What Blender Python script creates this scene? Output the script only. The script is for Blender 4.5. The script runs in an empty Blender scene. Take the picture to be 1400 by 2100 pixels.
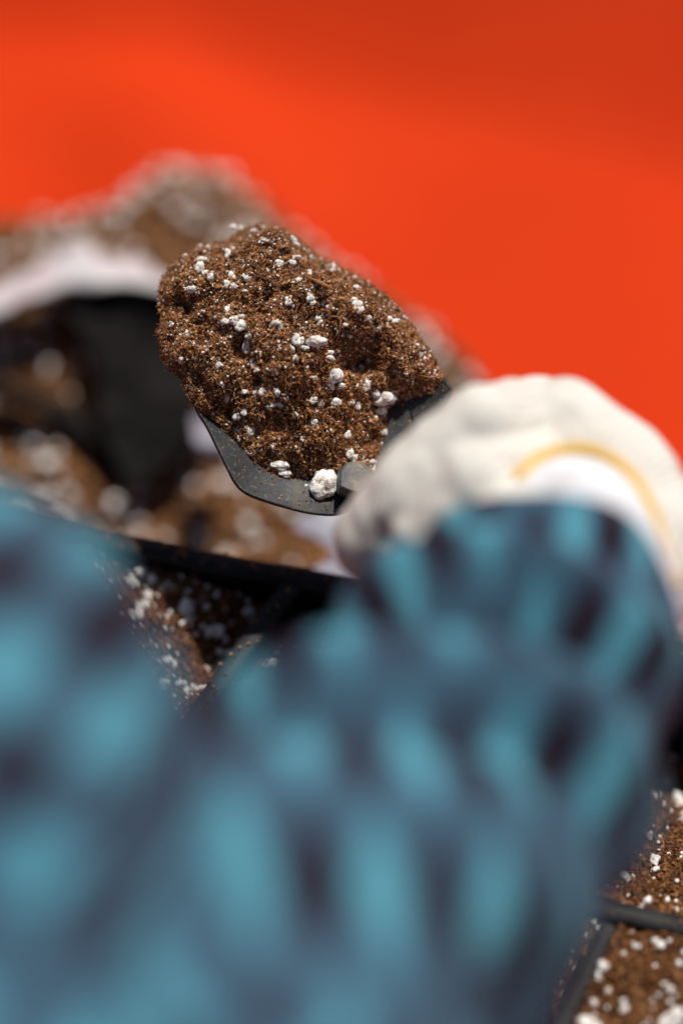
import bpy, math, random
import numpy as np
from mathutils import Vector, Matrix
from mathutils.bvhtree import BVHTree

random.seed(7)
RNG = np.random.default_rng(11)
scene = bpy.context.scene
COL = scene.collection

# ------------------------------------------------------------------ camera
CAM_H = 0.65
PITCH = math.radians(52)
cam_d = bpy.data.cameras.new("camera")
cam = bpy.data.objects.new("camera", cam_d)
COL.objects.link(cam)
cam.location = (0, 0, CAM_H)
cam.rotation_euler = (math.pi / 2 - PITCH, 0, 0)
cam_d.sensor_fit = 'HORIZONTAL'
cam_d.sensor_width = 24
cam_d.lens = 50
cam_d.clip_start = 0.02
cam_d.clip_end = 200
cam_d.dof.use_dof = True
cam_d.dof.focus_distance = 0.492
cam_d.dof.aperture_fstop = 1.8
scene.camera = cam

# ------------------------------------------------------------------ light
SUN_EL = math.radians(69)
SUN_AZ = math.radians(62)          # direction to the sun, measured from +x towards +y
sun_dir = Vector((math.cos(SUN_EL) * math.cos(SUN_AZ), math.cos(SUN_EL) * math.sin(SUN_AZ), math.sin(SUN_EL)))
world = bpy.data.worlds.new("World")
scene.world = world
world.use_nodes = True
wn = world.node_tree
sky = wn.nodes.new("ShaderNodeTexSky")
sky.sky_type = 'NISHITA'
sky.sun_disc = False
sky.sun_elevation = SUN_EL
sky.sun_rotation = math.pi / 2 - SUN_AZ
bg = wn.nodes["Background"]
bg.inputs["Strength"].default_value = 0.05
wn.links.new(sky.outputs[0], bg.inputs[0])
sl = bpy.data.lights.new("sun", 'SUN')
sl.energy = 4.2
sl.angle = math.radians(0.5)
sl.color = (1.0, 0.945, 0.865)
so = bpy.data.objects.new("sun", sl)
so.rotation_euler = sun_dir.to_track_quat('Z', 'Y').to_euler()
so.location = sun_dir * 3
COL.objects.link(so)
scene.view_settings.view_transform = 'Standard'
scene.view_settings.look = 'None'
scene.view_settings.exposure = 0.0
scene.view_settings.gamma = 1.0

# ------------------------------------------------------------------ layout helpers
FV = np.array([0, math.cos(PITCH), -math.sin(PITCH)])
UV_ = np.array([0, math.sin(PITCH), math.cos(PITCH)])
RV = np.array([1.0, 0, 0])
CP = np.array([0, 0, CAM_H])
FPX = 50 / 24 * 1400


def ray(px, py):
    return FV + (px - 700) / FPX * RV - (py - 1050) / FPX * UV_


def P(px, py, d):
    return CP + ray(px, py) * d


def on_plane(px, py, o, n):
    r = ray(px, py)
    t = np.dot(np.asarray(o) - CP, n) / np.dot(r, n)
    return CP + r * t


def on_z(px, py, z):
    return on_plane(px, py, (0, 0, z), np.array([0, 0, 1.0]))


# ------------------------------------------------------------------ noise
def _hash(ix, iy, iz, s):
    h = (ix.astype(np.int64) * 374761393 + iy.astype(np.int64) * 668265263 + iz.astype(np.int64) * 2147483647 + s * 974711) & 0xffffffff
    h = ((h ^ (h >> 13)) * 1274126177) & 0xffffffff
    h = ((h ^ (h >> 15)) * 2246822519) & 0xffffffff
    return ((h ^ (h >> 16)) & 0xffffff) / float(0xffffff)


def vnoise(x, y, z=None, s=0):
    x = np.asarray(x, float); y = np.asarray(y, float)
    z = np.zeros_like(x) if z is None else np.asarray(z, float)
    ix, iy, iz = np.floor(x), np.floor(y), np.floor(z)
    fx, fy, fz = x - ix, y - iy, z - iz
    fx, fy, fz = [f * f * (3 - 2 * f) for f in (fx, fy, fz)]
    r = 0
    for a in (0, 1):
        for b in (0, 1):
            for c in (0, 1):
                w = (fx if a else 1 - fx) * (fy if b else 1 - fy) * (fz if c else 1 - fz)
                r = r + w * _hash(ix + a, iy + b, iz + c, s)
    return r * 2 - 1


def sstep(a, b, x):
    t = np.clip((x - a) / (b - a), 0, 1)
    return t * t * (3 - 2 * t)


# ------------------------------------------------------------------ object helpers
def mesh_np(name, V, F, smooth=True):
    me = bpy.data.meshes.new(name)
    V = np.asarray(V, np.float32); F = np.asarray(F, np.int32)
    n = F.shape[1]
    me.vertices.add(len(V)); me.vertices.foreach_set("co", V.ravel())
    me.loops.add(F.size); me.loops.foreach_set("vertex_index", F.ravel())
    me.polygons.add(len(F))
    me.polygons.foreach_set("loop_start", np.arange(0, F.size, n, dtype=np.int32))
    try:
        me.polygons.foreach_set("loop_total", np.full(len(F), n, np.int32))
    except Exception:
        pass
    me.polygons.foreach_set("use_smooth", np.full(len(F), smooth))
    me.update(calc_edges=True)
    me.validate()
    return me


def link(name, me, mat, parent=None):
    o = bpy.data.objects.new(name, me)
    if mat is not None and len(me.materials) == 0:
        me.materials.append(mat)
    COL.objects.link(o)
    if parent is not None:
        o.parent = parent
    return o


def tag(o, label=None, cat=None, group=None, kind=None):
    if label: o["label"] = label
    if cat: o["category"] = cat
    if group: o["group"] = group
    if kind: o["kind"] = kind
    return o


def empty(name, loc, label, cat, group=None):
    o = bpy.data.objects.new(name, None)
    o.empty_display_size = 0.02
    o.location = [float(c) for c in loc]
    COL.objects.link(o)
    return tag(o, label, cat, group)


def local(V, root):
    return np.asarray(V) - np.array(root.location)


# ------------------------------------------------------------------ materials
def new_mat(name):
    m = bpy.data.materials.new(name)
    m.use_nodes = True
    return m, m.node_tree.nodes, m.node_tree.links, m.node_tree.nodes["Principled BSDF"]


def ramp(ns, stops):
    r = ns.new("ShaderNodeValToRGB")
    e = r.color_ramp.elements
    while len(e) < len(stops):
        e.new(0.5)
    for i, (p, c) in enumerate(stops):
        e[i].position = p
        e[i].color = (c[0], c[1], c[2], 1)
    return r


def noise(ns, ls, scale, detail=2, coord='Object', rough=0.5):
    tc = ns.new("ShaderNodeTexCoord")
    n = ns.new("ShaderNodeTexNoise")
    n.inputs["Scale"].default_value = scale
    n.inputs["Detail"].default_value = detail
    n.inputs["Roughness"].default_value = rough
    ls.new(tc.outputs[coord], n.inputs["Vector"])
    return n


def bump(ns, ls, src, strength, dist, bsdf):
    b = ns.new("ShaderNodeBump")
    b.inputs["Strength"].default_value = strength
    b.inputs["Distance"].default_value = dist
    ls.new(src, b.inputs["Height"])
    ls.new(b.outputs[0], bsdf.inputs["Normal"])
    return b


def mat_peat(name, island=True, k=1.0):
    m, ns, ls, b = new_mat(name)
    n = noise(ns, ls, 900, 3)
    if island:
        g = ns.new("ShaderNodeNewGeometry")
        n2 = noise(ns, ls, 60, 2)
        mx = ns.new("ShaderNodeMath"); mx.operation = 'MULTIPLY_ADD'
        ls.new(n.outputs[0], mx.inputs[0]); mx.inputs[1].default_value = 0.35
        ls.new(g.outputs["Random Per Island"], mx.inputs[2])
        m2 = ns.new("ShaderNodeMath"); m2.operation = 'MULTIPLY_ADD'
        ls.new(n2.outputs[0], m2.inputs[0]); m2.inputs[1].default_value = 0.5
        ls.new(mx.outputs[0], m2.inputs[2])
        src = m2.outputs[0]
        r = ramp(ns, [(0.25, (.055, .022, .008)), (0.7, (.165, .068, .024)), (1.05, (.42, .18, .066)), (1.35, (.58, .31, .14))])
        mm = ns.new("ShaderNodeMath"); mm.operation = 'MULTIPLY'; mm.inputs[1].default_value = 1 / 1.5
        ls.new(src, mm.inputs[0]); src = mm.outputs[0]
        for e, p in zip(r.color_ramp.elements, (0.2, 0.48, 0.72, 0.93)):
            e.position = p
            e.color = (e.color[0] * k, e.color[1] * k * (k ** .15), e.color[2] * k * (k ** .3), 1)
    else:
        src = n.outputs[0]
        r = ramp(ns, [(0.3, (.03, .012, .005)), (0.7, (.13, .06, .022))])
    ls.new(src, r.inputs[0])
    ls.new(r.outputs[0], b.inputs["Base Color"])
    b.inputs["Roughness"].default_value = 0.85
    b.inputs["Specular IOR Level"].default_value = 0.25
    bump(ns, ls, n.outputs[0], 0.6, 0.0006, b)
    return m


def mat_perlite():
    m, ns, ls, b = new_mat("perlite_white")
    n = noise(ns, ls, 1.9, 5, rough=0.7)
    r = ramp(ns, [(0.33, (.16, .08, .04)), (0.40, (.60, .50, .42)), (0.47, (.90, .88, .84)), (1, (.93, .915, .89))])
    ls.new(n.outputs[0], r.inputs[0])
    ls.new(r.outputs[0], b.inputs["Base Color"])
    b.inputs["Roughness"].default_value = 0.75
    n2 = noise(ns, ls, 5, 4)
    bump(ns, ls, n2.outputs[0], 0.2, 0.1, b)
    return m


def mat_grain():
    m, ns, ls, b = new_mat("perlite_grain")
    n = noise(ns, ls, 600, 3)
    r = ramp(ns, [(0.33, (.40, .27, .18)), (0.43, (.90, .87, .83)), (1, (.93, .915, .89))])
    ls.new(n.outputs[0], r.inputs[0])
    ls.new(r.outputs[0], b.inputs["Base Color"])
    b.inputs["Roughness"].default_value = 0.75
    return m


def mat_steel(name="worn_dark_steel", k=1.0):
    m, ns, ls, b = new_mat(name)
    n = noise(ns, ls, 38, 7, rough=0.72)
    n2 = noise(ns, ls, 700, 3)
    r = ramp(ns, [(0.32, (.010, .012, .015)), (0.50, (.030, .032, .036)), (0.60, (.065, .058, .048)), (0.72, (.20, .14, .08))])
    for e in r.color_ramp.elements:
        e.color = [c * k for c in e.color[:3]] + [1]
    ls.new(n.outputs[0], r.inputs[0])
    r2 = ramp(ns, [(0.58, (0, 0, 0)), (0.70, (1, 1, 1))])
    ls.new(n2.outputs[0], r2.inputs[0])
    mx = ns.new("ShaderNodeMix"); mx.data_type = 'RGBA'
    m3 = ns.new("ShaderNodeMath"); m3.operation = 'MULTIPLY'; m3.inputs[1].default_value = 0.28
    ls.new(r2.outputs[0], m3.inputs[0])
    ls.new(m3.outputs[0], mx.inputs[0])
    ls.new(r.outputs[0], mx.inputs[6])
    mx.inputs[7].default_value = (.27, .23, .19, 1)
    ls.new(mx.outputs[2], b.inputs["Base Color"])
    b.inputs["Metallic"].default_value = 0.2
    b.inputs["Roughness"].default_value = 0.55
    bump(ns, ls, n2.outputs[0], 0.3, 0.0003, b)
    return m


def mat_plastic(name, col, rough=0.45, spec=0.5, dirt=True):
    m, ns, ls, b = new_mat(name)
    n = noise(ns, ls, 45, 6, rough=0.7)
    d = [c * 1.9 + 0.015 for c in col]
    r = ramp(ns, [(0.45, col), (0.75, d if dirt else col)])
    ls.new(n.outputs[0], r.inputs[0])
    ls.new(r.outputs[0], b.inputs["Base Color"])
    b.inputs["Roughness"].default_value = rough
    b.inputs["Specular IOR Level"].default_value = spec
    n2 = noise(ns, ls, 300, 3)
    bump(ns, ls, n2.outputs[0], 0.15, 0.0005, b)
    return m


def mat_cotton(name, col, knit=900):
    m, ns, ls, b = new_mat(name)
    tc = ns.new("ShaderNodeTexCoord")
    mp = ns.new("ShaderNodeMapping"); mp.inputs["Rotation"].default_value = (0.3, 0.2, 0.7)
    w = ns.new("ShaderNodeTexWave"); w.inputs["Scale"].default_value = knit / 6.28
    w.inputs["Distortion"].default_value = 1.5; w.inputs["Detail"].default_value = 2
    ls.new(tc.outputs["Object"], mp.inputs[0]); ls.new(mp.outputs[0], w.inputs["Vector"])
    n = noise(ns, ls, 60, 5)
    r = ramp(ns, [(0.25, [col[0] * .62, col[1] * .52, col[2] * .42]), (0.38, [c * 0.88 for c in col]), (0.6, col)])
    ls.new(n.outputs[0], r.inputs[0])
    ls.new(r.outputs[0], b.inputs["Base Color"])
    b.inputs["Roughness"].default_value = 0.95
    b.inputs["Specular IOR Level"].default_value = 0.15
    bump(ns, ls, w.outputs[0], 0.5, 0.0007, b)
    return m


def mat_check():
    """woven check: two sets of light and dark bands crossing (UV holds the band numbers)"""
    m, ns, ls, b = new_mat("blue_checked_cloth")
    uv = ns.new("ShaderNodeUVMap"); uv.uv_map = "UVMap"
    nz = ns.new("ShaderNodeTexNoise"); nz.inputs["Scale"].default_value = 0.9
    ls.new(uv.outputs[0], nz.inputs["Vector"])
    va = ns.new("ShaderNodeVectorMath"); va.operation = 'MULTIPLY_ADD'
    ls.new(nz.outputs["Color"], va.inputs[0]); va.inputs[1].default_value = (.3, .3, 0)
    ls.new(uv.outputs[0], va.inputs[2])
    sep = ns.new("ShaderNodeSeparateXYZ"); ls.new(va.outputs[0], sep.inputs[0])
    outs = []
    for k in (0, 1):
        a = ns.new("ShaderNodeMath"); a.operation = 'MULTIPLY'; a.inputs[1].default_value = 2 * math.pi
        ls.new(sep.outputs[k], a.inputs[0])
        c = ns.new("ShaderNodeMath"); c.operation = 'COSINE'; ls.new(a.outputs[0], c.inputs[0])
        g = ramp(ns, [(0.0, (0, 0, 0)), (0.30, (0, 0, 0)), (0.36, (.5, .5, .5)), (0.60, (.5, .5, .5)), (0.66, (1, 1, 1))])
        h1 = ns.new("ShaderNodeMath"); h1.operation = 'MULTIPLY_ADD'; h1.inputs[1].default_value = 0.5; h1.inputs[2].default_value = 0.5
        ls.new(c.outputs[0], h1.inputs[0]); ls.new(h1.outputs[0], g.inputs[0]); outs.append(g.outputs[0])
    s = ns.new("ShaderNodeMath"); s.operation = 'ADD'
    ls.new(outs[0], s.inputs[0]); ls.new(outs[1], s.inputs[1])
    h = ns.new("ShaderNodeMath"); h.operation = 'MULTIPLY'; h.inputs[1].default_value = 0.5
    ls.new(s.outputs[0], h.inputs[0])
    r = ramp(ns, [(0.0, (.015, .007, .014)), (0.24, (.034, .048, .082)), (0.5, (.046, .100, .152)), (0.76, (.058, .165, .230)), (1.0, (.086, .300, .385))])
    ls.new(h.outputs[0], r.inputs[0])
    ls.new(r.outputs[0], b.inputs["Base Color"])
    b.inputs["Roughness"].default_value = 0.9
    b.inputs["Specular IOR Level"].default_value = 0.2
    w = noise(ns, ls, 1600, 2)
    bump(ns, ls, w.outputs[0], 0.4, 0.0005, b)
    return m


def mat_tarp():
    m, ns, ls, b = new_mat("orange_plastic")
    n = noise(ns, ls, 3.2, 3)
    r = ramp(ns, [(0.3, (.58, .036, .006)), (0.7, (.68, .048, .008))])
    ls.new(n.outputs[0], r.inputs[0])
    ls.new(r.outputs[0], b.inputs["Base Color"])
    b.inputs["Roughness"].default_value = 0.75
    b.inputs["Specular IOR Level"].default_value = 0.04
    n2 = noise(ns, ls, 420, 2)
    bump(ns, ls, n2.outputs[0], 0.2, 0.0006, b)
    return m


M_CRUMB = mat_peat("peat_crumb")
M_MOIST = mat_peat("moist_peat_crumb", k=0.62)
M_HEAP = mat_peat("heap_peat_crumb", k=0.95)
M_CORE = mat_peat("peat_core", island=False)
M_PERL = mat_perlite()
M_GRAIN = mat_grain()
M_STEEL = mat_steel()
M_BOSS = mat_steel('worn_grey_steel', 3.4)
M_BLACK = mat_plastic("black_plastic", (.010, .010, .011), 0.6, 0.22)
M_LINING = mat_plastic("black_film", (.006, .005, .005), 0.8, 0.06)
M_WHITE = mat_plastic("white_film", (.60, .575, .59), 0.4, dirt=False)
M_WRAP = mat_plastic('pale_film', (.25, .25, .30), 0.4, dirt=False)
M_GLOVE = mat_cotton("cream_cotton_knit", (.78, .745, .68))
M_CUFF = mat_cotton("white_ribbed_knit", (.84, .84, .87), 1400)
M_STRIPE = mat_cotton("yellow_yarn", (.86, .52, .10), 1400)
M_CLOTH = mat_check()
M_TROUSER = mat_cotton("dark_denim", (.03, .035, .05))
M_TARP = mat_tarp()
M_WOOD = mat_plastic("varnished_wood", (.30, .13, .05), 0.4)
M_EARTH = mat_plastic("dry_earth", (.17, .12, .08), 0.9, 0.2)

# ------------------------------------------------------------------ particle templates
import bmesh


def ico(sub):
    bm = bmesh.new()
    bmesh.ops.create_icosphere(bm, subdivisions=sub, radius=1.0)
    V = np.array([v.co[:] for v in bm.verts]); F = np.array([[v.index for v in f.verts] for f in bm.faces])
    bm.free()
    return V, F


ICO0, ICO1, ICO3 = ico(1), ico(2), ico(4)


def rand_rot(n):
    q = RNG.normal(size=(n, 4)); q /= np.linalg.norm(q, axis=1)[:, None]
    w, x, y, z = q.T
    return np.stack([np.stack([1 - 2 * (y * y + z * z), 2 * (x * y - z * w), 2 * (x * z + y * w)], 1),
                     np.stack([2 * (x * y + z * w), 1 - 2 * (x * x + z * z), 2 * (y * z - x * w)], 1),
                     np.stack([2 * (x * z - y * w), 2 * (y * z + x * w), 1 - 2 * (x * x + y * y)], 1)], 1)


def scatter(tmpl, pts, scl, jit=0.25):
    """pts (n,3), scl (n,3): copies of a template with random turns and dents"""
    V, F = tmpl
    n, k = len(pts), len(V)
    W = V[None] * (1 + RNG.uniform(-jit, jit, (n, k, 1))) * scl[:, None, :]
    W = np.einsum('nij,nkj->nki', rand_rot(n), W) + pts[:, None, :]
    FF = F[None] + (np.arange(n) * k)[:, None, None]
    return W.reshape(-1, 3), FF.reshape(-1, 3)


def fibres(pts, length, rad):
    """thin bent strands, triangular section, 4 rings"""
    n = len(pts)
    R = rand_rot(n)
    t = np.linspace(-0.5, 0.5, 4)
    bend = RNG.uniform(-0.5, 0.5, (n, 2))
    ring = []
    for i, tt in enumerate(t):
        cx = length * tt
        cy = length * bend[:, 0] * (tt * tt - 0.1)
        cz = length * bend[:, 1] * (tt * tt - 0.1) * (1 if i % 2 else .6)
        rr = rad * (0.45 if i in (0, 3) else 1)
        for a in (0, 2.094, 4.189):
            ring.append(np.stack([cx, cy + rr * math.cos(a), cz + rr * math.sin(a)], 1))
    W = np.stack(ring, 1)
    W = np.einsum('nij,nkj->nki', R, W) + pts[:, None, :]
    F = []
    for i in range(3):
        for a in range(3):
            p, q = i * 3 + a, i * 3 + (a + 1) % 3
            F += [[p, q, q + 3], [p, q + 3, p + 3]]
    F = np.array(F)
    FF = F[None] + (np.arange(n) * 12)[:, None, None]
    return W.reshape(-1, 3), FF.reshape(-1, 3)


def perlite_mesh(i):
    rg = np.random.default_rng(100 + i)
    V, F = ICO3
    V = V.copy()
    nl = rg.integers(4, 9)
    r = np.full(len(V), 0.62)
    for _ in range(nl):                                   # popped lobes
        d = rg.normal(size=3); d /= np.linalg.norm(d)
        c = d * rg.uniform(0.25, 0.6); rr = rg.uniform(0.38, 0.6)
        b = V @ c
        disc = b * b - (c @ c - rr * rr)
        t = np.where(disc > 0, b + np.sqrt(np.maximum(disc, 0)), 0)
        r = np.maximum(r, t)
    for _ in range(rg.integers(3, 7)):                    # pits
        d = rg.normal(size=3); d /= np.linalg.norm(d)
        r -= rg.uniform(0.06, 0.18) * np.exp(-(1 - V @ d) / rg.uniform(0.015, 0.05))
    r *= 1 + 0.13 * vnoise(V[:, 0] * 5, V[:, 1] * 5, V[:, 2] * 5, s=i) + 0.03 * vnoise(V[:, 0] * 12, V[:, 1] * 12, V[:, 2] * 12, s=i)
    V = V * r[:, None] * rg.uniform(0.75, 1.15, 3)
    me = mesh_np("perlite", V, F)
    me.materials.append(M_PERL)
    return me


PERL = [perlite_mesh(i) for i in range(12)]


def add_perlite(root, pos, size, elong=1.0, rot=None, v=None):
    o = bpy.data.objects.new("perlite", PERL[random.randrange(12) if v is None else v])
    COL.objects.link(o)
    o.parent = root
    o.location = [float(c) for c in (np.asarray(pos) - np.array(root.location))]
    o.rotation_euler = rot if rot is not None else [random.uniform(0, 6.28) for _ in range(3)]
    o.scale = (size * elong, size, size * 0.9)
    return o


# ------------------------------------------------------------------ soil
def poly_sdf(X, Y, poly):
    """positive inside"""
    poly = np.asarray(poly, float)
    d2 = np.full(X.shape, 1e9); inside = np.zeros(X.shape, bool)
    n = len(poly)
    for i in range(n):
        a, b = poly[i], poly[(i + 1) % n]
        e = b - a
        t = np.clip(((X - a[0]) * e[0] + (Y - a[1]) * e[1]) / (e @ e), 0, 1)
        d2 = np.minimum(d2, (X - a[0] - t * e[0]) ** 2 + (Y - a[1] - t * e[1]) ** 2)
        c = ((a[1] > Y) != (b[1] > Y))
        with np.errstate(divide='ignore', invalid='ignore'):
            xi = (b[0] - a[0]) * (Y - a[1]) / (b[1] - a[1] if b[1] != a[1] else 1e-12) + a[0]
        inside ^= c & (X < xi)
    d = np.sqrt(d2)
    return np.where(inside, d, -d)


class Patch:
    def __init__(s, O, ex, ey, ez, poly, hf, edge=0.0):
        s.O, s.ex, s.ey, s.ez = [np.asarray(a, float) for a in (O, ex, ey, ez)]
        s.poly = np.asarray(poly, float); s.hf = hf; s.edge = edge

    def h(s, u, v):
        return s.hf(u, v, poly_sdf(u, v, s.poly))

    def world(s, u, v, w):
        return s.O + np.outer(u, s.ex) + np.outer(v, s.ey) + np.outer(w, s.ez)

    def grid(s, res):
        lo, hi = s.poly.min(0), s.poly.max(0)
        us = np.arange(lo[0] - res, hi[0] + 2 * res, res); vs = np.arange(lo[1] - res, hi[1] + 2 * res, res)
        U, V = np.meshgrid(us, vs)
        d = poly_sdf(U, V, s.poly)
        ok = d > -res * 0.7
        W = s.hf(U, V, np.maximum(d, 0))
        idx = np.arange(U.size).reshape(U.shape)
        k = ok[:-1, :-1] & ok[1:, :-1] & ok[:-1, 1:] & ok[1:, 1:]
        F = np.stack([idx[:-1, :-1][k], idx[:-1, 1:][k], idx[1:, 1:][k], idx[1:, :-1][k]], 1)
        pts = s.world(U.ravel(), V.ravel(), W.ravel())
        used = np.unique(F); remap = np.full(U.size, -1); remap[used] = np.arange(len(used))
        return pts[used], remap[F]

    def sample(s, n, w_fn=None, margin=0.0):
        lo, hi = s.poly.min(0), s.poly.max(0)
        out_u, out_v, got = [], [], 0
        while got < n:
            u = RNG.uniform(lo[0], hi[0], n * 2); v = RNG.uniform(lo[1], hi[1], n * 2)
            d = poly_sdf(u, v, s.poly); k = d > margin
            u, v, d = u[k], v[k], d[k]
            e = 0.0006
            g = np.hypot(s.h(u + e, v) - s.hf(u, v, d), s.h(u, v + e) - s.hf(u, v, d)) / e
            a = np.minimum(np.sqrt(1 + g * g), 3.5) / 3.5
            if w_fn is not None:
                a = a * w_fn(u, v)
            k = RNG.uniform(0, 1, len(u)) < a
            out_u.append(u[k]); out_v.append(v[k]); got += k.sum()
        u, v = np.concatenate(out_u)[:n], np.concatenate(out_v)[:n]
        e = 0.0008
        h0 = s.h(u, v)
        gu = (s.h(u + e, v) - h0) / e; gv = (s.h(u, v + e) - h0) / e
        nn = -gu[:, None] * s.ex - gv[:, None] * s.ey + s.ez
        nn /= np.linalg.norm(nn, axis=1)[:, None]
        return s.world(u, v, h0), nn, u, v


def soil(root, patch, res, n_crumb, cr, n_fib, fl, fr, n_perl, pr, n_grain, gr, perl_w=None, mat=None):
    mat = mat or M_CRUMB
    V, F = patch.grid(res)
    link("soil_body", mesh_np("soil_body", local(V, root), F), M_CORE, root)
    p, nn, _, _ = patch.sample(n_crumb)
    s = np.exp(RNG.uniform(math.log(cr[0]), math.log(cr[1]), n_crumb))
    sc = np.stack([s * RNG.uniform(.9, 1.9, n_crumb), s * RNG.uniform(.5, 1, n_crumb), s * RNG.uniform(.5, 1, n_crumb)], 1)
    p = p + nn * (RNG.uniform(-0.3, 1.1, n_crumb) * s)[:, None]
    V, F = scatter(ICO0, local(p, root), sc, 0.35)
    tag(link("soil_crumbs", mesh_np("soil_crumbs", V, F, False), mat, root), kind="stuff")
    if n_fib:
        p, nn, _, _ = patch.sample(n_fib)
        L = np.exp(RNG.uniform(math.log(fl[0]), math.log(fl[1]), n_fib))
        p = p + nn * (L * RNG.uniform(0, 0.35, n_fib))[:, None]
        V, F = fibres(local(p, root), L, RNG.uniform(fr * .6, fr * 1.4, n_fib))
        tag(link("peat_fibres", mesh_np("peat_fibres", V, F, False), mat, root), kind="stuff")
    if n_perl:
        p, nn, _, _ = patch.sample(n_perl, perl_w, 0.001)
        for i in range(n_perl):
            s = pr[0] * (pr[1] / pr[0]) ** (random.random() ** 1.7)
            add_perlite(root, p[i] + nn[i] * s * 0.35, s, random.uniform(.85, 1.5))
    if n_grain:
        p, nn, _, _ = patch.sample(n_grain, perl_w)
        s = np.exp(RNG.uniform(math.log(gr[0]), math.log(gr[1]), n_grain))
        p = p + nn * (s * 0.8)[:, None]
        sc = s[:, None] * RNG.uniform(.7, 1.3, (n_grain, 3))
        V, F = scatter(ICO0 if gr[1] < 0.0015 else ICO1, local(p, root), sc, 0.15)
        tag(link("perlite_grains", mesh_np("perlite_grains", V, F), M_GRAIN, root), kind="stuff")


# ------------------------------------------------------------------ ground and tarp
def sheet(x0, x1, y0, y1, nx, ny, zf):
    X, Y = np.meshgrid(np.linspace(x0, x1, nx), np.linspace(y0, y1, ny))
    idx = np.arange(X.size).reshape(X.shape)
    F = np.stack([idx[:-1, :-1].ravel(), idx[:-1, 1:].ravel(), idx[1:, 1:].ravel(), idx[1:, :-1].ravel()], 1)
    return np.stack([X.ravel(), Y.ravel(), zf(X, Y).ravel()], 1), F


V, F = sheet(-30, 30, -30, 30, 61, 61, lambda x, y: -0.05 + 0 * x)
tag(link("ground", mesh_np("ground", V, F), M_EARTH), kind="structure")


def tarp_z(x, y):
    # soft rolls, and a far side that lifts up and faces the viewer
    z = 0.010 * vnoise(x * 3.1 + 5, y * 2.3 + 1, s=3) + 0.003 * vnoise(x * 9, y * 6, s=4)
    def ridge(px, py, w, a, ang, ln):
        c = on_z(px, py, 0)
        du = (x - c[0]) * math.cos(ang) + (y - c[1]) * math.sin(ang)
        dv = -(x - c[0]) * math.sin(ang) + (y - c[1]) * math.cos(ang)
        return a * np.exp(-(du / w) ** 2) * np.exp(-(dv / ln) ** 2)
    z = z + ridge(330, 330, 0.07, 0.030, 0.5, 0.12) + ridge(1150, 330, 0.12, 0.030, 0.6, 0.2)
    t = np.maximum(y - 0.84 + 0.42 * x, 0)
    z = z + 0.45 * np.tanh(0.95 * t * t / (t + 0.10) / 0.45)
    return z + 0.015


V, F = sheet(-1.6, 1.6, -0.9, 2.3, 260, 260, tarp_z)
me = mesh_np("tarp", V, F)
tarp = link("tarp", me, M_TARP)
md = tarp.modifiers.new("thick", 'SOLIDIFY'); md.thickness = 0.0015
tag(tarp, "bright orange plastic sheet spread out beneath the soil heap", "tarp")

# ------------------------------------------------------------------ soil heap on the tarp
edge_px = [(-420, 415), (-150, 405), (0, 388), (110, 396), (200, 396), (270, 372), (340, 338), (430, 346), (500, 366),
           (600, 438), (680, 494), (766, 544), (866, 604), (962, 672), (1035, 748), (1140, 836)]
heap_poly = [tuple(on_z(x, y, 0.045)[:2]) for x, y in edge_px] + [(0.24, 0.36), (0.16, 0.18), (-0.1, 0.12), (-0.5, 0.2)]


PIT = P(290, 720, .76)


def heap_h(u, v, d):
    base = 0.062 * (1 - np.exp(-np.maximum(d, 0) / 0.06))
    n = 0.014 * vnoise(u * 14, v * 14, s=21) + 0.006 * vnoise(u * 40, v * 40, s=22) + 0.003 * vnoise(u * 110, v * 110, s=23)
    return 0.004 + np.minimum(tarp_z(u, v), .055) + base + n * sstep(0, 0.04, d) - 0.026 * sstep(0.64, 0.50, v) - 0.035 * np.exp(-((u - PIT[0]) / .032) ** 2 - ((v - PIT[1]) / .05) ** 2)


heap = Patch((0, 0, 0), (1, 0, 0), (0, 1, 0), (0, 0, 1), heap_poly, heap_h)
hr = empty("soil_heap", (-0.1, 0.55, 0.0), "loose brown potting mix full of white perlite heaped on the orange sheet behind the trowel", "soil heap")


def heap_w(u, v):
    cl = .12 + .88 * sstep(-.25, .35, vnoise(u * 28, v * 28, s=29))
    f = sstep(0.60, 0.52, v)
    return (cl * (1 - f) + .85 * f)


soil(hr, heap, 0.004, 34000, (.0008, .0026), 2500, (.006, .016), .0003, 290, (.0032, .0066), 1700, (.0017, .0036), perl_w=heap_w, mat=M_HEAP)

# ------------------------------------------------------------------ soil bag: white outside, black inside
def ribbon(rows, sub=6):
    """rows: list of lists of 3-D points (same length); smooth surface through them"""
    A = np.array(rows, float)
    def up(A, axis):
        n = A.shape[axis]
        t = np.linspace(0, n - 1, (n - 1) * sub + 1)
        out = []
        for tt in t:
            i = min(int(tt), n - 2); f = tt - i
            g = lambda j: np.take(A, min(max(j, 0), n - 1), axis)
            p0, p1, p2, p3 = g(i - 1), g(i), g(i + 1), g(i + 2)
            out.append(0.5 * ((2 * p1) + (-p0 + p2) * f + (2 * p0 - 5 * p1 + 4 * p2 - p3) * f * f + (-p0 + 3 * p1 - 3 * p2 + p3) * f ** 3))
        return np.stack(out, axis)
    A = up(up(A, 0), 1)
    h, w = A.shape[:2]
    idx = np.arange(h * w).reshape(h, w)
    F = np.stack([idx[:-1, :-1].ravel(), idx[:-1, 1:].ravel(), idx[1:, 1:].ravel(), idx[1:, :-1].ravel()], 1)
    return A.reshape(-1, 3), F


def film(name, rows, mat, root, thick=0.0006, wob=0.0015):
    V, F = ribbon(rows)
    V = V + wob * np.stack([vnoise(V[:, 0] * 60, V[:, 1] * 60, V[:, 2] * 60, s=k) for k in (31, 32, 33)], 1)
    o = link(name, mesh_np(name, local(V, root), F), mat, root)
    m = o.modifiers.new("thick", 'SOLIDIFY'); m.thickness = thick
    return o


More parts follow.
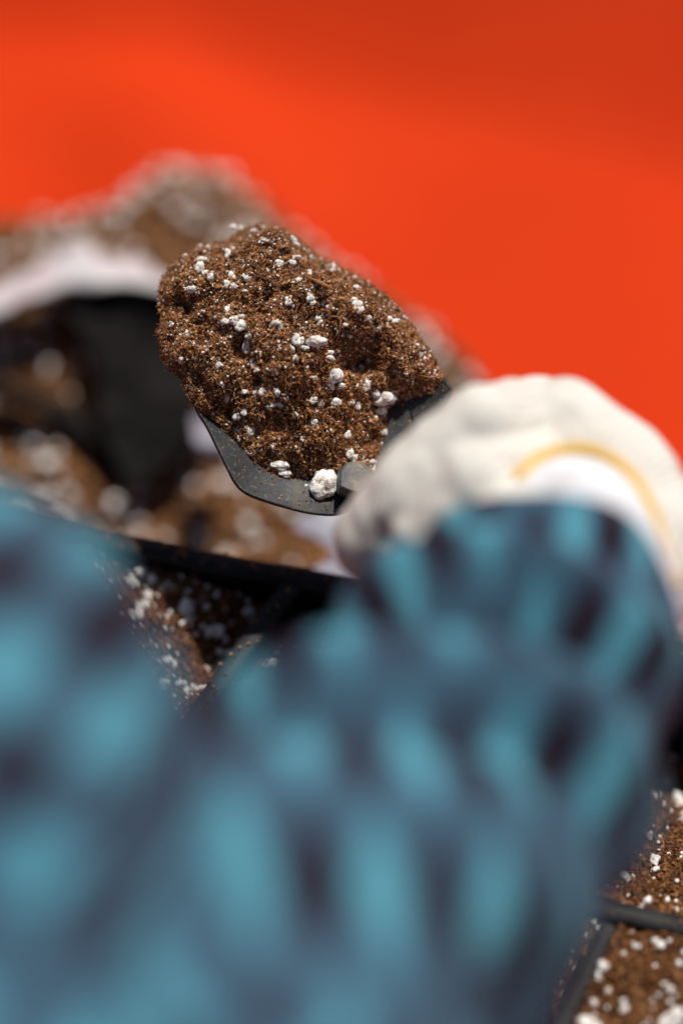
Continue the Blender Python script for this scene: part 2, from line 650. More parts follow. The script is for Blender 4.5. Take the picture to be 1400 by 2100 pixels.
bag = empty("soil_bag", P(150, 650, .82), "open soil bag, white outside and black inside, lying in the heap left of the trowel", "bag")
lip_x = [-260, -130, -10, 60, 120, 180, 250, 320, 390]
lip_t = [715, 655, 600, 570, 532, 512, 532, 560, 605]
lip_b = [770, 700, 645, 618, 600, 590, 586, 592, 640]
film("outer_film", [[P(x, t, .812) for x, t in zip(lip_x, lip_t)],
                    [P(x, t * .6 + b * .4, .792) for x, t, b in zip(lip_x, lip_t, lip_b)],
                    [P(x, b, .778) for x, b in zip(lip_x, lip_b)],
                    [P(x, b - 10, .788) for x, b in zip(lip_x, lip_b)]], M_WHITE, bag, 0.0012, 0.005)
# dark lining, falling from under the lip to a tapered flap standing in the mouth
film("lining", [[P(x, y, 0.7843) for x, y in ((60, 622), (120, 606), (190, 588), (300, 588), (420, 640))],
                [P(x, y, 0.785) for x, y in ((130, 640), (165, 640), (205, 660), (310, 700), (430, 730))],
                [P(x, y, 0.764) for x, y in ((185, 720), (200, 750), (228, 785), (330, 810), (440, 830))],
                [P(x, y, 0.748) for x, y in ((212, 860), (228, 880), (262, 890), (330, 890), (410, 870))],
                [P(x, y, 0.742) for x, y in ((262, 1000), (268, 1008), (276, 1010), (300, 985), (345, 945))]], M_LINING, bag, 0.001, 0.002)
film("shadow_strip", [[P(x, y, .772) for x, y in ((-200, 700), (-40, 772), (60, 798), (150, 838), (215, 880), (262, 985))],  # black film strip standing in for the shadow band beside the lining
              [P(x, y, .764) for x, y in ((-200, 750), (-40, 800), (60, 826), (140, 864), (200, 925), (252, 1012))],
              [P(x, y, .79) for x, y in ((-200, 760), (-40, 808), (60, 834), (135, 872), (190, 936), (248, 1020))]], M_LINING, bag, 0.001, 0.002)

scrap = empty("plastic_wrap", P(415, 905, .70), "small pale wrinkle of plastic wrap showing at the left edge of the trowel blade", "plastic wrap")
film("wrap_film", [[P(x, y, .73) for x, y in ((398, 850), (425, 850), (470, 860))],
                   [P(x, y, .69) for x, y in ((400, 895), (428, 900), (470, 905))],
                   [P(x, y, .70) for x, y in ((412, 935), (440, 950), (470, 960))]], M_WRAP, scrap)
scrap2 = empty("plastic_film", P(680, 1140, .60), "crumpled white plastic film lying behind the black tray rim under the trowel handle", "plastic film")
film("film_sheet", [[P(x, y, .66) for x, y in ((606, 1062), (640, 1048), (700, 1036), (830, 1030))],
                    [P(x, y, .65) for x, y in ((604, 1090), (640, 1098), (700, 1100), (840, 1100))],
                    [P(x, y, .64) for x, y in ((640, 1105), (690, 1118), (740, 1130), (850, 1140))],
                    [P(x, y, .60) for x, y in ((690, 1140), (710, 1150), (760, 1160), (850, 1170))],
                    [P(x, y, .585) for x, y in ((630, 1172), (690, 1180), (760, 1196), (850, 1215))]], M_WRAP, scrap2)

# ------------------------------------------------------------------ seedling tray
TZ = 0.212
A0 = on_z(607, 1180, TZ)
e1 = on_z(760, 1190, TZ) - on_z(190, 1080, TZ); e1 /= np.linalg.norm(e1)
e2 = on_z(470, 1370, TZ) - A0; e2 /= np.linalg.norm(e2)
ez = np.array([0, 0, 1.0])
CW, CD = 0.0816, 0.108                    # cell size along e1 and e2
tray = empty("seedling_tray", A0 + e1 * 0.05 + e2 * 0.12 - ez * 0.13,
             "black plastic tray of deep square cells partly filled with potting mix below the trowel", "seedling tray")


def wall(a, b, name, top=TZ, depth=0.15, w=0.0018, lip=0.0038):
    """thin upright wall from a to b with a rounded T-shaped top lip"""
    a, b = np.asarray(a, float).copy(), np.asarray(b, float).copy()
    d = b - a; L = np.linalg.norm(d[:2]); d = d / np.linalg.norm(d)
    s = np.cross(ez, d); s /= np.linalg.norm(s)
    prof = [(-w / 2, -depth), (-w / 2 - .0004, -.006), (-lip * .75, -.0048), (-lip, -.0032), (-lip, -.0010), (-lip * .8, 0), (lip * .8, 0),
            (lip, -.0010), (lip, -.0032), (lip * .75, -.0048), (w / 2 + .0004, -.006), (w / 2, -depth)]
    n = max(2, int(L / 0.006))
    V = []
    for i in range(n + 1):
        p = a + (b - a) * i / n
        for (u, z) in prof:
            wob = 0.0005 * float(vnoise(np.array([p[0] * 55]), np.array([p[1] * 55]), s=8)[0])
            V.append([p[0] + s[0] * (u + wob), p[1] + s[1] * (u + wob), top + z + wob])
    m = len(prof); F = []
    for i in range(n):
        for j in range(m):
            k = (j + 1) % m
            F.append([i * m + j, i * m + k, (i + 1) * m + k, (i + 1) * m + j])
    me = mesh_np(name, local(np.array(V), tray), np.array(F))
    return link(name, me, M_BLACK, tray)


c0, c1, r1 = -2, 3, 3
# back rim, cross dividers, inner dividers
wall(A0 + e1 * CW * c0, A0 + e1 * CW * c1, "rim", lip=0.0042)
for j in range(1, r1 + 1):
    wall(A0 + e1 * CW * c0 + e2 * CD * j, A0 + e1 * CW * c1 + e2 * CD * j, "divider" if j < r1 else "rim", top=TZ - 0.0012, lip=0.0034)
for i in range(c0, c1 + 1):
    wall(A0 + e1 * CW * i + e2 * (CD + .004 if i == 2 else .004), A0 + e1 * CW * i + e2 * CD * r1, "divider" if c0 < i < c1 else "rim", top=TZ - (0.0040 if i == 2 else 0.0006), lip=0.0037)
q = [A0 + e1 * CW * c0, A0 + e1 * CW * c1, A0 + e1 * CW * c1 + e2 * CD * r1, A0 + e1 * CW * c0 + e2 * CD * r1]
bt = np.array([[p[0], p[1], TZ - .148] for p in q])
fl = link("floor_panel", mesh_np("floor_panel", local(bt, tray), np.array([[0, 1, 2, 3]]), False), M_BLACK, tray)
fl.modifiers.new("t", 'SOLIDIFY').thickness = 0.002

cell_specs = {   # (i, j): (level below rim, slope along e1, slope along e2, label)
    (-2, 0): (-.010, -.10, -.05, "dark potting mix filling the tray cell nearest the left edge of the photo"),
    (-1, 0): (-.011, -.12, -.06, "potting mix sunk low in the tray cell left of the sharp black divider"),
    (0, 0): (-.016, -.06, -.10, "potting mix with perlite in the tray cell right of the sharp black divider"),
    (0, 1): (-.016, 0, 0, "potting mix in the tray cell hidden mostly under the checked sleeve"),
    (1, 1): (-.0025, 0, 0, "potting mix dotted with perlite in the tray cell at the lower right beside the sleeve"),
    (1, 0): (-.040, 0, -.72, "potting mix deep in the wide shadowed tray cell under the gloved hand"),
    (0, 2): (-.010, 0, 0, "perlite rich potting mix in the front tray cell below the sleeve"),
    (1, 2): (-.006, 0, 0, "potting mix in the front tray cell below the bottom right corner of the photo"),
    (2, 1): (-.003, 0, 0, "bright potting mix in the tray cell cut off by the right border of the photo"),
    (2, 2): (-.012, .02, 0, "potting mix in the front tray cell beyond the right border of the photo"),
    (-1, 1): (-.016, 0, .03, "potting mix in the tray cell under the crook of the left sleeve"),
    (-1, 2): (-.014, 0, .02, "potting mix in the front tray cell beneath the person's chest"),
    (-2, 1): (-.020, 0, .04, "potting mix in the leftmost tray cell of the middle row"),
    (-2, 2): (-.012, .03, .02, "potting mix in the leftmost tray cell of the front row"),
}
vis = {(-1, 0): 1, (0, 0): 1, (1, 0): 1.4, (1, 1): 1.3, (2, 1): .8, (1, 2): .8, (-2, 0): .6, (0, 2): .6}
for (i, j), (lv, s1, s2, lab) in cell_specs.items():
    o = A0 + e1 * CW * i + e2 * CD * j
    m = 0.0028
    W2 = 2 * CW if (i, j) == (1, 0) else CW
    poly = [(m, m), (W2 - m, m), (W2 - m, CD - m), (m, CD - m)]

    def hf(u, v, d, lv=lv, s1=s1, s2=s2, k=i * 7 + j):
        return (lv + s1 * (u - CW / 2) - s2 * (v - CD / 2) + .006 * vnoise(u * 45, v * 45, s=40 + k)
                + .0028 * vnoise(u * 150, v * 150, s=50 + k) + .0012 * vnoise(u * 380, v * 380, s=60 + k))

    f = vis.get((i, j), .3)
    r = empty("tray_soil", o + e1 * CW / 2 + e2 * CD / 2 - ez * 0.05, lab, "potting soil", "soil in the tray cells")
    soil(r, Patch(o, e1, e2, ez, poly, hf), 0.002, int(15000 * f), (.0003, .0009), int(900 * f), (.003, .009), .00018,
         int(60 * f), (.0017, .0042), int(330 * f), (.0005, .0013), mat=M_MOIST)

# crumbs lying on the tray's lips
pts = []
for _ in range(900):
    if random.random() < .5:
        i = random.choice((-1, 0, 1)); q = A0 + e1 * CW * i + e2 * CD * random.uniform(0.05, 2)
    else:
        j = random.choice((0, 0, 1, 2)); q = A0 + e2 * CD * j + e1 * CW * random.uniform(-2, 3)
    pts.append(q + e1 * random.gauss(0, .0016) + e2 * random.gauss(0, .0016) + ez * .0004)
pts = np.array(pts)
sz = np.exp(RNG.uniform(math.log(.0002), math.log(.0009), len(pts)))
V, F = scatter(ICO0, local(pts, tray), sz[:, None] * RNG.uniform(.5, 1.5, (len(pts), 3)), .3)
tag(link("spilled_crumbs", mesh_np("spilled_crumbs", V, F, False), M_MOIST, tray), kind="stuff")

# ------------------------------------------------------------------ trowel
bV = -.41 * RV + .91 * UV_ + .22 * FV; bV /= np.linalg.norm(bV)
bU = .91 * RV + .41 * UV_ + .15 * FV; bU -= bV * (bU @ bV); bU /= np.linalg.norm(bU)
bW = np.cross(bU, bV)
if bW @ FV > 0: bW = -bW
BO = P(705, 905, .508)


def to_blade(px, py, w=0.0):
    q = on_plane(px, py, BO + bW * w, bW) - BO
    return np.array([q @ bU, q @ bV])


trowel = empty("trowel", BO, "worn dark grey steel hand trowel loaded with potting mix and held by the gloved hand", "trowel")


def blade_w(u, v):
    W = 0.042
    return 0.0115 * (np.abs(u) / W) ** 2.0 + 0.003 * sstep(0.0, -0.016, v)


outl_px = [(398, 835), (425, 885), (447, 930), (468, 972), (482, 998), (503, 1018), (540, 1032), (590, 1044), (640, 1052), (690, 1052),
           (722, 1040), (752, 1022), (800, 985), (850, 930), (893, 868), (924, 815), (917, 790), (895, 757), (860, 706), (820, 648), (790, 604)]
outl_px[-3:] = [(880, 742), (830, 690), (770, 640)]
outl = [to_blade(x, y, .008) for x, y in outl_px]
rt, lt = outl[-1], outl[0]
tip = to_blade(500, 520, .004)
outl += [rt * .6 + tip * .4 + np.array([.0, 0]), tip + np.array([.010, -.008]), tip, tip + np.array([-.012, -.008]), lt * .6 + tip * .4 + np.array([-.010, 0])]
outl = np.array(outl)
# dense closed outline (Catmull-Rom)
dn = []
N = len(outl)
for i in range(N):
    p0, p1, p2, p3 = outl[i - 1], outl[i], outl[(i + 1) % N], outl[(i + 2) % N]
    for f in np.arange(0, 1, 0.25):
        dn.append(0.5 * ((2 * p1) + (-p0 + p2) * f + (2 * p0 - 5 * p1 + 4 * p2 - p3) * f * f + (-p0 + 3 * p1 - 3 * p2 + p3) * f ** 3))
dn = np.array(dn)
cen = dn.mean(0)
rings = [cen + (dn - cen) * k for k in (1, .985, .95, .9, .8, .68, .55, .4, .25, .1)]
V, F = [], []
m = len(dn)
for R in rings:
    w = blade_w(R[:, 0], R[:, 1])
    V.append(BO + np.outer(R[:, 0], bU) + np.outer(R[:, 1], bV) + np.outer(w, bW))
V = np.concatenate(V)
for k in range(len(rings) - 1):
    for j in range(m):
        F.append([k * m + j, k * m + (j + 1) % m, (k + 1) * m + (j + 1) % m, (k + 1) * m + j])
b = link("blade", mesh_np("blade", local(V, trowel), np.array(F)), M_STEEL, trowel)
md = b.modifiers.new("t", 'SOLIDIFY'); md.thickness = 0.0016; md.offset = 0
md = b.modifiers.new("b", 'BEVEL'); md.width = 0.0004; md.segments = 2; md.limit_method = 'ANGLE'
# tiny hole at centre is covered by the soil


def tube(path, rads, n=20, flat=1.0, up=None):
    path = np.array(path, float)
    V = []
    for i, p in enumerate(path):
        t = path[min(i + 1, len(path) - 1)] - path[max(i - 1, 0)]; t /= np.linalg.norm(t)
        a = np.cross(t, up if up is not None else bW); a /= np.linalg.norm(a)
        c = np.cross(a, t)
        for k in range(n):
            th = 2 * math.pi * k / n
            V.append(p + rads[i] * (a * math.cos(th) + c * math.sin(th) * flat))
    F = []
    for i in range(len(path) - 1):
        for k in range(n):
            F.append([i * n + k, i * n + (k + 1) % n, (i + 1) * n + (k + 1) % n, (i + 1) * n + k])
    V.append(path[0]); V.append(path[-1])
    V = np.array(V)
    tri = [[k, len(V) - 2, (k + 1) % n, (k + 1) % n] for k in range(0)]
    me = mesh_np("tube", V, np.array(F))
    bm = bmesh.new(); bm.from_mesh(me)
    bmesh.ops.holes_fill(bm, edges=bm.edges, sides=0)
    for v in [v for v in bm.verts if not v.link_edges]: bm.verts.remove(v)
    for f in bm.faces: f.smooth = True
    bm.to_mesh(me); bm.free()
    return me


def shift(me, root):
    c = root.location
    for v in me.vertices: v.co -= c
    return me


def bp(px, py, w):
    q = on_plane(px, py, BO + bW * w, bW)
    return q


# boss where the tang meets the blade: a chunky faceted lump
bm = bmesh.new()
bs = []
for (sx, w, k, dx, dy) in ((0, .003, 1.15, 0, 0), (0, .0105, 1.05, 0, 0), (0, .0155, .80, -5, -7)):
    ring = []
    for (px, py) in ((694, 1010), (695, 968), (712, 952), (738, 948), (762, 966), (778, 985), (770, 1006), (736, 1026)):
        c = bp(735 + dx, 985 + dy, w); q = bp(px + dx, py + dy, w)
        ring.append(bm.verts.new(c + (q - c) * k))
    bs.append(ring)
for r0, r1_ in zip(bs, bs[1:]):
    for k in range(8):
        bm.faces.new((r0[k], r0[(k + 1) % 8], r1_[(k + 1) % 8], r1_[k]))
bm.faces.new(bs[-1]); bm.faces.new(bs[0][::-1])
bmesh.ops.recalc_face_normals(bm, faces=bm.faces)
bmesh.ops.bevel(bm, geom=bm.edges[:], offset=0.0004, segments=1, affect='EDGES')
me = bpy.data.meshes.new("boss"); bm.to_mesh(me); bm.free()
shift(me, trowel)
link("boss", me, M_BOSS, trowel)
h0 = bp(742, 1000, .009); h1 = bp(766, 1050, .014); h2 = P(800, 1110, .470); h3 = P(850, 1200, .455); h4 = P(960, 1440, .435)
link("neck", shift(tube([h0, h0 * .5 + h1 * .5, h1, h1 * .5 + h2 * .5, h2], [.0058, .0050, .0045, .0045, .005]), trowel), M_STEEL, trowel)
link("handle", shift(tube([h1 * .3 + h2 * .7, h2, h3, h3 * .5 + h4 * .5, h4, h4 * 1.02 - h3 * .02], [.008, .0115, .0135, .0125, .014, .010]), trowel), M_WOOD, trowel)

# crumbs stuck to the bare steel
pts = []
while len(pts) < 260:
    k = random.random() * len(outl_px)
    e = outl[int(k)] + (outl[(int(k) + 1) % 21] - outl[int(k)]) * random.random()
    q = cen + (e - cen) * random.uniform(.62, .99)
    if q[1] < .02: pts.append(BO + bU * q[0] + bV * q[1] + bW * (float(blade_w(q[0], q[1])) + .001))
pts = np.array(pts)
sz = np.exp(RNG.uniform(math.log(.00012), math.log(.00045), len(pts)))
V, F = scatter(ICO0, local(pts, trowel), sz[:, None] * RNG.uniform(.5, 1.6, (len(pts), 3)), .3)
tag(link("dirt_specks", mesh_np("dirt_specks", V, F, False), M_CRUMB, trowel), kind="stuff")

# ------------------------------------------------------------------ soil on the trowel
mound_px = [(464, 478), (492, 452), (545, 440), (596, 462), (628, 486), (656, 512), (704, 538), (752, 568), (796, 604), (830, 642), (862, 690),
            (890, 734), (910, 778), (880, 802), (842, 804), (816, 818), (803, 838), (794, 872), (788, 905), (790, 945), (776, 972), (742, 982),
            (705, 992), (672, 1000), (625, 996), (570, 968), (520, 936), (486, 902), (455, 872), (412, 846), (392, 828), (378, 790), (348, 758), (334, 720),
            (326, 690), (332, 655), (326, 622), (328, 588), (344, 550), (372, 512), (414, 490)]
mound_poly = np.array([to_blade(x, y, .011) for x, y in mound_px])


def bpt(px, py): return to_blade(px, py, .022)


lumps = [(bpt(735, 660), .0095, .0065), (bpt(845, 750), .0075, .0035), (bpt(560, 500), .012, .0045), (bpt(420, 600), .010, .003),
         (bpt(400, 720), .009, .004), (bpt(600, 760), .015, .003), (bpt(660, 620), .010, .003)]
pits = [(bpt(745, 728), .0045, .0075, .011), (bpt(815, 800), .003, .005, .006), (bpt(530, 640), .004, .003, .008), (bpt(610, 655), .004, .003, .006)]


def mound_h(u, v, d):
    D = 0.030
    t = np.clip(np.maximum(d, 0) / D, 0, 1)
    prof = (1 - (1 - t) ** 2.2) ** 0.8
    low = sstep(-0.022, 0.03, v)                       # thinner towards the handle
    H = (0.007 + 0.017 * low) * (1 - .35 * sstep(.018, .04, u))
    w = 0.0115 * (np.minimum(np.abs(u), .044) / .042) ** 2
    x = w * (1 - 0.75 * prof) + H * prof + .003 * sstep(0, -.004, d)
    for c, s, a in lumps:
        x = x + a * np.exp(-((u - c[0]) ** 2 + (v - c[1]) ** 2) / (2 * (s * .6) ** 2))
    for c, sv, a, su in pits:
        x = x - a * np.exp(-((u - c[0]) / su) ** 2 - ((v - c[1]) / sv) ** 2)
    a = sstep(0, 0.006, d)
    x = x + a * (.0026 * vnoise(u * 85, v * 85, s=71) + .0022 * vnoise(u * 170, v * 170, s=72) - .004 * sstep(.35, .8, vnoise(u * 230, v * 230, s=77))) + (.3 + .7 * a) * (.0016 * vnoise(u * 420, v * 420, s=73) + .0010 * vnoise(u * 900, v * 900, s=74))
    return x + .0006


mound = Patch(BO, bU, bV, bW, mound_poly, mound_h)
ms = empty("potting_soil", BO + bV * .03 + bW * .004, "heaped brown peat potting mix with white perlite lying on the trowel blade", "potting soil")
soil(ms, mound, 0.0008, 46000, (.0002, .00068), 34000, (.0010, .0040), .00010, 150, (.0007, .0020), 5600, (.00014, .00058))


def on_mound(px, py):
    """walk the sight line down to the mound surface"""
    w = 0.035
    for _ in range(60):
        q = to_blade(px, py, w)
        h = float(mound.h(np.array([q[0]]), np.array([q[1]]))[0])
        if w <= h: break
        w -= 0.0008
    return BO + bU * q[0] + bV * q[1] + bW * w


S = 0.505 / FPX
big = [(668, 1004, 27, 24), (645, 706, 19, 17), (786, 822, 17, 20), (780, 845, 15, 12), (571, 958, 13, 12), (583, 974, 9, 9), (683, 776, 13, 22), (697, 795, 12, 9),
       (606, 697, 8, 9), (618, 706, 10, 9), (625, 716, 8, 7), (511, 690, 7, 8), (511, 713, 11, 14), (519, 748, 11, 12), (463, 661, 8, 9), (480, 660, 9, 9),
       (492, 670, 11, 9), (495, 652, 8, 7), (394, 596, 10, 9), (411, 552, 9, 10), (420, 562, 7, 9), (468, 524, 8, 11), (413, 535, 8, 8), (411, 508, 6, 7),
       (546, 495, 12, 7), (606, 531, 14, 6), (572, 543, 9, 7), (478, 467, 8, 9), (494, 469, 6, 7), (473, 573, 6, 10), (465, 586, 7, 8), (476, 590, 6, 6),
       (635, 611, 8, 9), (640, 622, 7, 6), (612, 575, 6, 6), (731, 626, 10, 9), (737, 637, 8, 7), (725, 618, 6, 5), (667, 625, 8, 7), (676, 632, 7, 6),
       (770, 672, 8, 11), (795, 655, 9, 6), (810, 660, 8, 7), (861, 730, 7, 6), (871, 738, 5, 5), (845, 747, 5, 5), (790, 887, 6, 8), (783, 887, 6, 5),
       (749, 792, 9, 10), (722, 763, 8, 7), (740, 760, 6, 9), (746, 768, 7, 7), (717, 826, 8, 8), (733, 833, 7, 8), (713, 895, 7, 9), (719, 933, 8, 8),
       (726, 943, 8, 8), (762, 948, 9, 8), (768, 962, 8, 8), (763, 970, 6, 6), (563, 831, 13, 7), (554, 834, 8, 6), (575, 833, 8, 6), (500, 845, 7, 8),
       (486, 857, 8, 8), (513, 884, 8, 10), (521, 882, 7, 7), (517, 932, 8, 5), (484, 884, 6, 6), (620, 898, 6, 7), (595, 908, 6, 8), (627, 907, 6, 6),
       (608, 910, 5, 5), (500, 805, 8, 8), (525, 802, 9, 8), (540, 806, 8, 7), (515, 815, 7, 7), (563, 665, 9, 8), (575, 672, 6, 6), (700, 685, 7, 6),
       (716, 687, 8, 7), (703, 682, 5, 5), (640, 775, 6, 6), (641, 820, 8, 8), (655, 830, 6, 6), (678, 818, 8, 7), (688, 828, 8, 7), (447, 749, 6, 8), (445, 758, 6, 6),
       (376, 688, 8, 7), (385, 687, 6, 6), (388, 745, 5, 6), (590, 620, 7, 9), (600, 625, 6, 7), (640, 655, 6, 5), (708, 667, 6, 6), (680, 555, 5, 5), (685, 556, 5, 5)]
for (x, y, rx, ry) in big:
    p = on_mound(x, y)
    r = (rx + ry) / 2 * S * 0.95
    o = add_perlite(ms, p + bW * (r * 0.75 + (.0015 if y > 1000 else 0)), r, 1.0)
    th = math.radians(-24)
    # stretched along whichever way the piece lies
    o.rotation_mode = 'QUATERNION'
    M = Matrix((Vector(RV), Vector(UV_), Vector(-FV))).transposed()
    spin = Matrix.Rotation(random.choice((0, math.pi)), 3, 'Z')
    o.rotation_quaternion = (M @ spin).to_quaternion()
    o.scale = (rx * S * 1.38, ry * S * 1.38, r * .95)
# a bark scrap and a few long roots
def strand(pts, r, name="root_fibre"):
    V, F = None, None
    me = tube(pts, [r * .5] + [r] * (len(pts) - 2) + [r * .4], n=6)
    shift(me, ms)
    link(name, me, M_CRUMB, ms)


def om(px, py, w): return on_mound(px, py) + bW * w


strand([om(350, 742, .001), P(338, 745, .505), P(331, 735, .505), P(331, 722, .505), P(337, 712, .505), om(344, 700, .001)], .0006)
strand([P(330, 672, .51), P(325, 690, .51), P(327, 712, .51)], .0003)
strand([om(628, 570, .001), om(650, 582, .002), om(670, 592, .002), om(690, 600, .001)], .0008)
strand([om(690, 710, .001), om(694, 690, .003), om(697, 670, .003), om(700, 655, .001)], .0003)
strand([om(665, 665, .002), om(680, 655, .003), om(700, 660, .004), om(720, 672, .002)], .0003)
strand([om(850, 770, .001), P(885, 775, .49), P(905, 768, .49)], .0004)
strand([om(395, 825, .001), P(388, 834, .502), P(384, 838, .502)], .0007)

# ------------------------------------------------------------------ person: checked sleeve and body, cotton glove
def capsule_body(caps, voxel, smooth_it=6):
    """caps: chains of (point, radius); returns one closed skin round all of them"""
    Vs, Fs, off = [], [], 0
    Vi, Fi = ico(4)
    for chain in caps:
        for (a, ra), (b_, rb) in zip(chain, chain[1:]):
            a, b_ = np.asarray(a, float), np.asarray(b_, float)
            ax = b_ - a; L = np.linalg.norm(ax); ax = ax / L
            side = Vi @ ax
            V = np.where(side[:, None] > 0, b_ + Vi * rb, a + Vi * ra)
            Vs.append(V); Fs.append(Fi + off); off += len(V)
    me = mesh_np("skin", np.concatenate(Vs), np.concatenate(Fs))
    o = bpy.data.objects.new("skin_tmp", me); COL.objects.link(o)
    m = o.modifiers.new("r", 'REMESH'); m.mode = 'VOXEL'; m.voxel_size = voxel; m.use_smooth_shade = True
    m = o.modifiers.new("s", 'SMOOTH'); m.iterations = smooth_it; m.factor = 0.5
    dg = bpy.context.evaluated_depsgraph_get(); dg.update()
    out = bpy.data.meshes.new_from_object(o.evaluated_get(dg))
    bpy.data.objects.remove(o); bpy.data.meshes.remove(me)
    return out


def get_co(me):
    a = np.empty(len(me.vertices) * 3, np.float32); me.vertices.foreach_get("co", a); return a.reshape(-1, 3).astype(float)


def set_co(me, a):
    me.vertices.foreach_set("co", np.asarray(a, np.float32).ravel()); me.update()


person = empty("person", (-0.05, -0.2, 0.05), "person in blue checked sleeves and white cotton glove, leaning over the tray, gripping the trowel", "person")

cuffC = P(1112, 1300, .374); sleeve2 = P(1015, 1450, .360); mid = P(935, 1640, .335); elbow = P(540, 1990, .30)
shoulder_r = np.array([-.06, -.20, .44])
left_a = P(-165, 1500, .285); left_b = P(100, 2230, .27); left_out = np.array([-.19, .12, .385])
shoulder_l = np.array([-.33, -.18, .42])
shirt_caps = [
    [(cuffC, .0372), (sleeve2, .0415), (mid, .0455), (elbow, .053), (shoulder_r, .058)],
    [(left_out, .040), (left_a, .053), (left_b, .062), (shoulder_l, .062)],
    [(left_b, .062), (elbow, .053)],
    [(shoulder_r, .07), (shoulder_l, .07)],
    [(np.array([-.135, -.22, .40]), .13), (np.array([-.135, -.34, .16]), .13)],
    [(shoulder_r, .07), (np.array([-.08, -.25, .3]), .10)],
    [(shoulder_l, .07), (np.array([-.22, -.25, .3]), .10)],
]
sme = capsule_body(shirt_caps, 0.0035, 10)
V = get_co(sme)
sme_n = np.empty(len(sme.vertices) * 3, np.float32); sme.vertices.foreach_get("normal", sme_n); sme_n = sme_n.reshape(-1, 3)
ax = (mid - cuffC); La = np.linalg.norm(ax); ax /= La
rel = V - cuffC
t = rel @ ax
side = rel @ RV
rd = np.linalg.norm(rel - np.outer(t, ax), axis=1)
near = np.exp(-(np.maximum(rd - .055, 0) / .01) ** 2)
# creases bunched above the cuff
tt = t - .016 + 0.30 * (side) + 0.006 * vnoise(V[:, 0] * 30, V[:, 1] * 30, V[:, 2] * 30, s=91)
cre = 0
for c, s, a in ((-.030, .004, .003), (-.018, .0055, -.008), (-.003, .0055, .006), (.013, .0060, -.010), (.030, .006, .005), (.048, .007, -.006), (.075, .010, .003), (.10, .009, -.004)):
    cre = cre + 1.5 * a * (.85 + .5 * vnoise(V[:, 0] * 22 + c * 300, V[:, 1] * 22, V[:, 2] * 22, s=95)) * np.exp(-((tt - c) / s) ** 2)
cre = cre * near * sstep(.045, -.01, side)
cre = cre + .0045 * vnoise(V[:, 0] * 16, V[:, 1] * 16, V[:, 2] * 16, s=92) + .0026 * vnoise(V[:, 0] * 45, V[:, 1] * 45, V[:, 2] * 45, s=93)
V = V + sme_n * cre[:, None]
set_co(sme, V - np.array(person.location))
# band numbers of the check, following the cloth
a_ = np.array([230, -150]) * 7.6e-5; b_v = np.array([-130, -270]) * 7.6e-5
MI = np.linalg.inv(np.array([a_, b_v]).T)
qd = P(300, 1430, .29)
uvx = V[:, 0] - qd[0]; uvy = (V - qd) @ UV_
# on the forearm the bands run round the arm
axf = elbow - cuffC; Lf = np.linalg.norm(axf); axf = axf / Lf
Nf = -FV - axf * (-FV @ axf); Nf /= np.linalg.norm(Nf)
Sf = np.cross(axf, Nf)
if Sf @ RV < 0: Sf = -Sf
rf = V - cuffC
rad = np.linalg.norm(rf - np.outer(rf @ axf, axf), axis=1)
ang = np.arctan2(rf @ Sf, rf @ Nf)
wgt = sstep(.076, .064, rad) * sstep(Lf + .06, Lf + .03, rf @ axf)
wgt = wgt * sstep(-2.1, -1.7, ang)
arcp = np.outer(ang * .045, RV) + np.outer(np.clip(rf @ axf, -.05, 1), axf * 1.1) + cuffC
ax2, ay2 = (arcp - qd) @ RV, (arcp - qd) @ UV_
uvx = uvx * (1 - wgt) + ax2 * wgt; uvy = uvy * (1 - wgt) + ay2 * wgt
ij = (MI @ np.stack([uvx, uvy])).T
uvl = sme.uv_layers.new(name="UVMap")
li = np.empty(len(sme.loops), np.int32); sme.loops.foreach_get("vertex_index", li)
uvl.data.foreach_set("uv", (ij[li] - 0.15).astype(np.float32).ravel())
for p in sme.polygons: p.use_smooth = True
sme.materials.clear()
link("shirt", sme, M_CLOTH, person)

tcaps = []
for s in (-1, 1):
    hx = -.135 + s * .10
    tcaps += [[((hx, -.34, .12), .10), ((hx + s * .03, -.06, .10), .065)], [((hx + s * .03, -.06, .08), .06), ((hx, -.42, .05), .045)]]
tme = capsule_body(tcaps, 0.008, 4)
set_co(tme, get_co(tme) - np.array(person.location))
tme.materials.clear()
link("trousers", tme, M_TROUSER, person)

# glove: one surface, four fingers closed over the handle and a thumb under it
off = np.array([52, 118])
caps = []
mcp = [(1095, 858, .440), (1125, 945, .432), (1170, 1030, .412), (1190, 1110, .408)]
pip = [(975, 888, .415), (975, 985, .406), (1050, 1090, .396), (1085, 1185, .393)]
dip = [(838, 1010, .418), (880, 1100, .412), (960, 1215, .405), (1010, 1290, .402)]
tipf = [(760, 1108, .428), (815, 1190, .430), (890, 1300, .428), (955, 1370, .424)]
rads = [(.0138, .0132, .0128, .0118), (.0138, .0125, .0115, .0108), (.0132, .012, .011, .0102), (.012, .0108, .0098, .009)]
palm_mid = P(1262, 975, .428); wrist = P(1325, 1120, .418); fore = P(1180, 1340, .405)
for k in range(4):
    pts = [P(*mcp[k]), P(*pip[k]), P(*dip[k]), P(*tipf[k])]
    caps.append(list(zip(pts, rads[k])))
    caps.append([(P(*mcp[k]), rads[k][0]), (palm_mid * .6 + wrist * .4, .0165)])
caps.append([(P(1150, 868, .432), .0145), (palm_mid, .0180), (wrist, .020), (fore, .024)])
caps.append([(P(1110, 1000, .440), .014), (palm_mid, .018)])
caps.append([(P(1180, 1080, .44), .017), (P(1000, 1090, .468), .013), (P(900, 1085, .482), .0115), (P(835, 1065, .488), .0105)])
gme = capsule_body(caps, 0.0012, 4)
gv = get_co(gme)
gn = np.empty(len(gme.vertices) * 3, np.float32); gme.vertices.foreach_get("normal", gn); gn = gn.reshape(-1, 3)
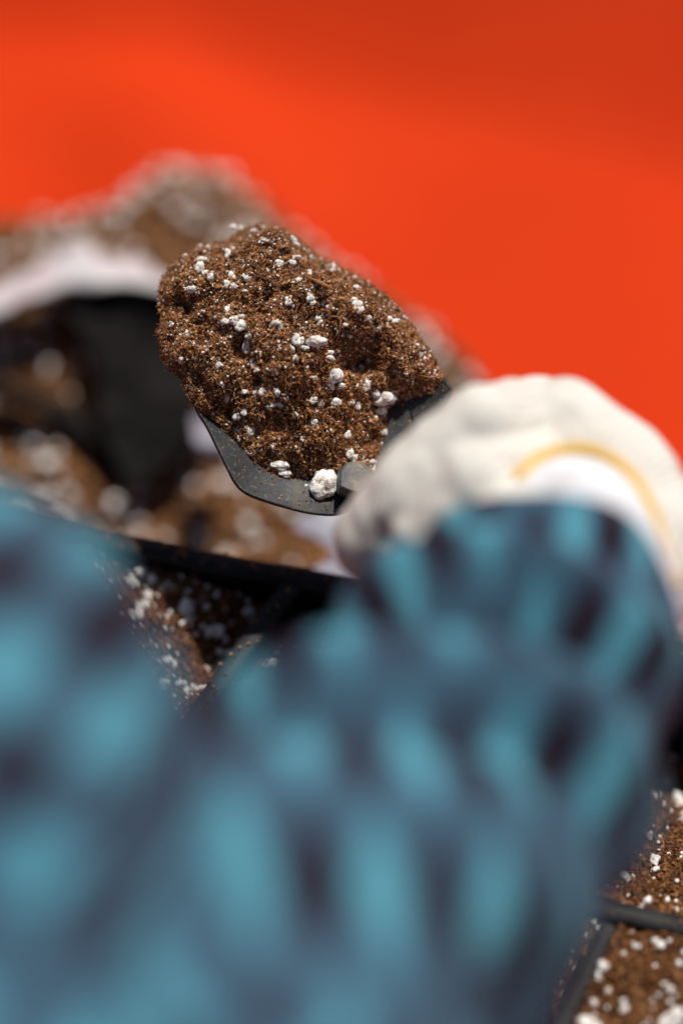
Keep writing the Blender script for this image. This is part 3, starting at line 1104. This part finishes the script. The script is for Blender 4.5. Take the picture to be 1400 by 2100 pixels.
wr = .0009 * vnoise(gv[:, 0] * 70, gv[:, 1] * 70, gv[:, 2] * 70, s=81) + .0007 * vnoise(gv[:, 0] * 180, gv[:, 1] * 180, gv[:, 2] * 180, s=82)
# cloth gathered behind the knuckles
k0 = P(1040, 930, .42)
gd = (gv - k0) @ (np.array(ray(1100, 900)) - np.array(ray(1000, 850)))
near = np.exp(-(np.linalg.norm(gv - k0, axis=1) / .022) ** 2)
gt = (gv - k0) @ ((.8 * RV + .6 * UV_))
wr = wr + near * .0009 * np.sin(gt * 420 + 1.0)
gv = gv + gn * wr[:, None]
gbv = BVHTree.FromPolygons([tuple(c) for c in gv], [tuple(p.vertices) for p in gme.polygons])
set_co(gme, gv - np.array(person.location))
gme.materials.clear()
glove = link("glove", gme, M_GLOVE, person)
cme = capsule_body([[(P(1160, 1120, .410), .0270), (P(1200, 1220, .402), .0275), (P(1175, 1330, .392), .0275)]], 0.002, 4)
cv = get_co(cme)
cbv = BVHTree.FromPolygons([tuple(c) for c in cv], [tuple(p.vertices) for p in cme.polygons])
set_co(cme, cv - np.array(person.location))
cme.materials.clear()
link("cuff", cme, M_CUFF, glove)
# yellow yarn edging where the cuff meets the hand
st = []
for (x, y) in ((1060, 985), (1088, 958), (1120, 935), (1160, 924), (1205, 924), (1250, 942), (1290, 975), (1322, 1025), (1346, 1085), (1368, 1150), (1392, 1225), (1405, 1290), (1400, 1360)):
    dv = Vector(ray(x, y)).normalized()
    hs = [h for h in (gbv.ray_cast(Vector(CP), dv), cbv.ray_cast(Vector(CP), dv)) if h[0] is not None]
    if hs:
        h = min(hs, key=lambda q: q[3])
        st.append(np.array(h[0]))
st = np.array(st)
dd = (st - CP) @ FV
for _ in range(12):
    dd[1:-1] = dd[1:-1] * .4 + (dd[:-2] + dd[2:]) * .3
st = CP + (st - CP) * (dd / ((st - CP) @ FV))[:, None]
fine = []
for i in range(len(st) - 1):
    p0, p1, p2, p3 = st[max(i - 1, 0)], st[i], st[i + 1], st[min(i + 2, len(st) - 1)]
    for f in (0, .25, .5, .75):
        fine.append(0.5 * ((2 * p1) + (-p0 + p2) * f + (2 * p0 - 5 * p1 + 4 * p2 - p3) * f * f + (-p0 + 3 * p1 - 3 * p2 + p3) * f ** 3))
st = fine
sme2 = tube(st, [.0014] + [.0021] * (len(st) - 2) + [.0014], n=10)
shift(sme2, person)
link("yellow_edging", sme2, M_STRIPE, glove)
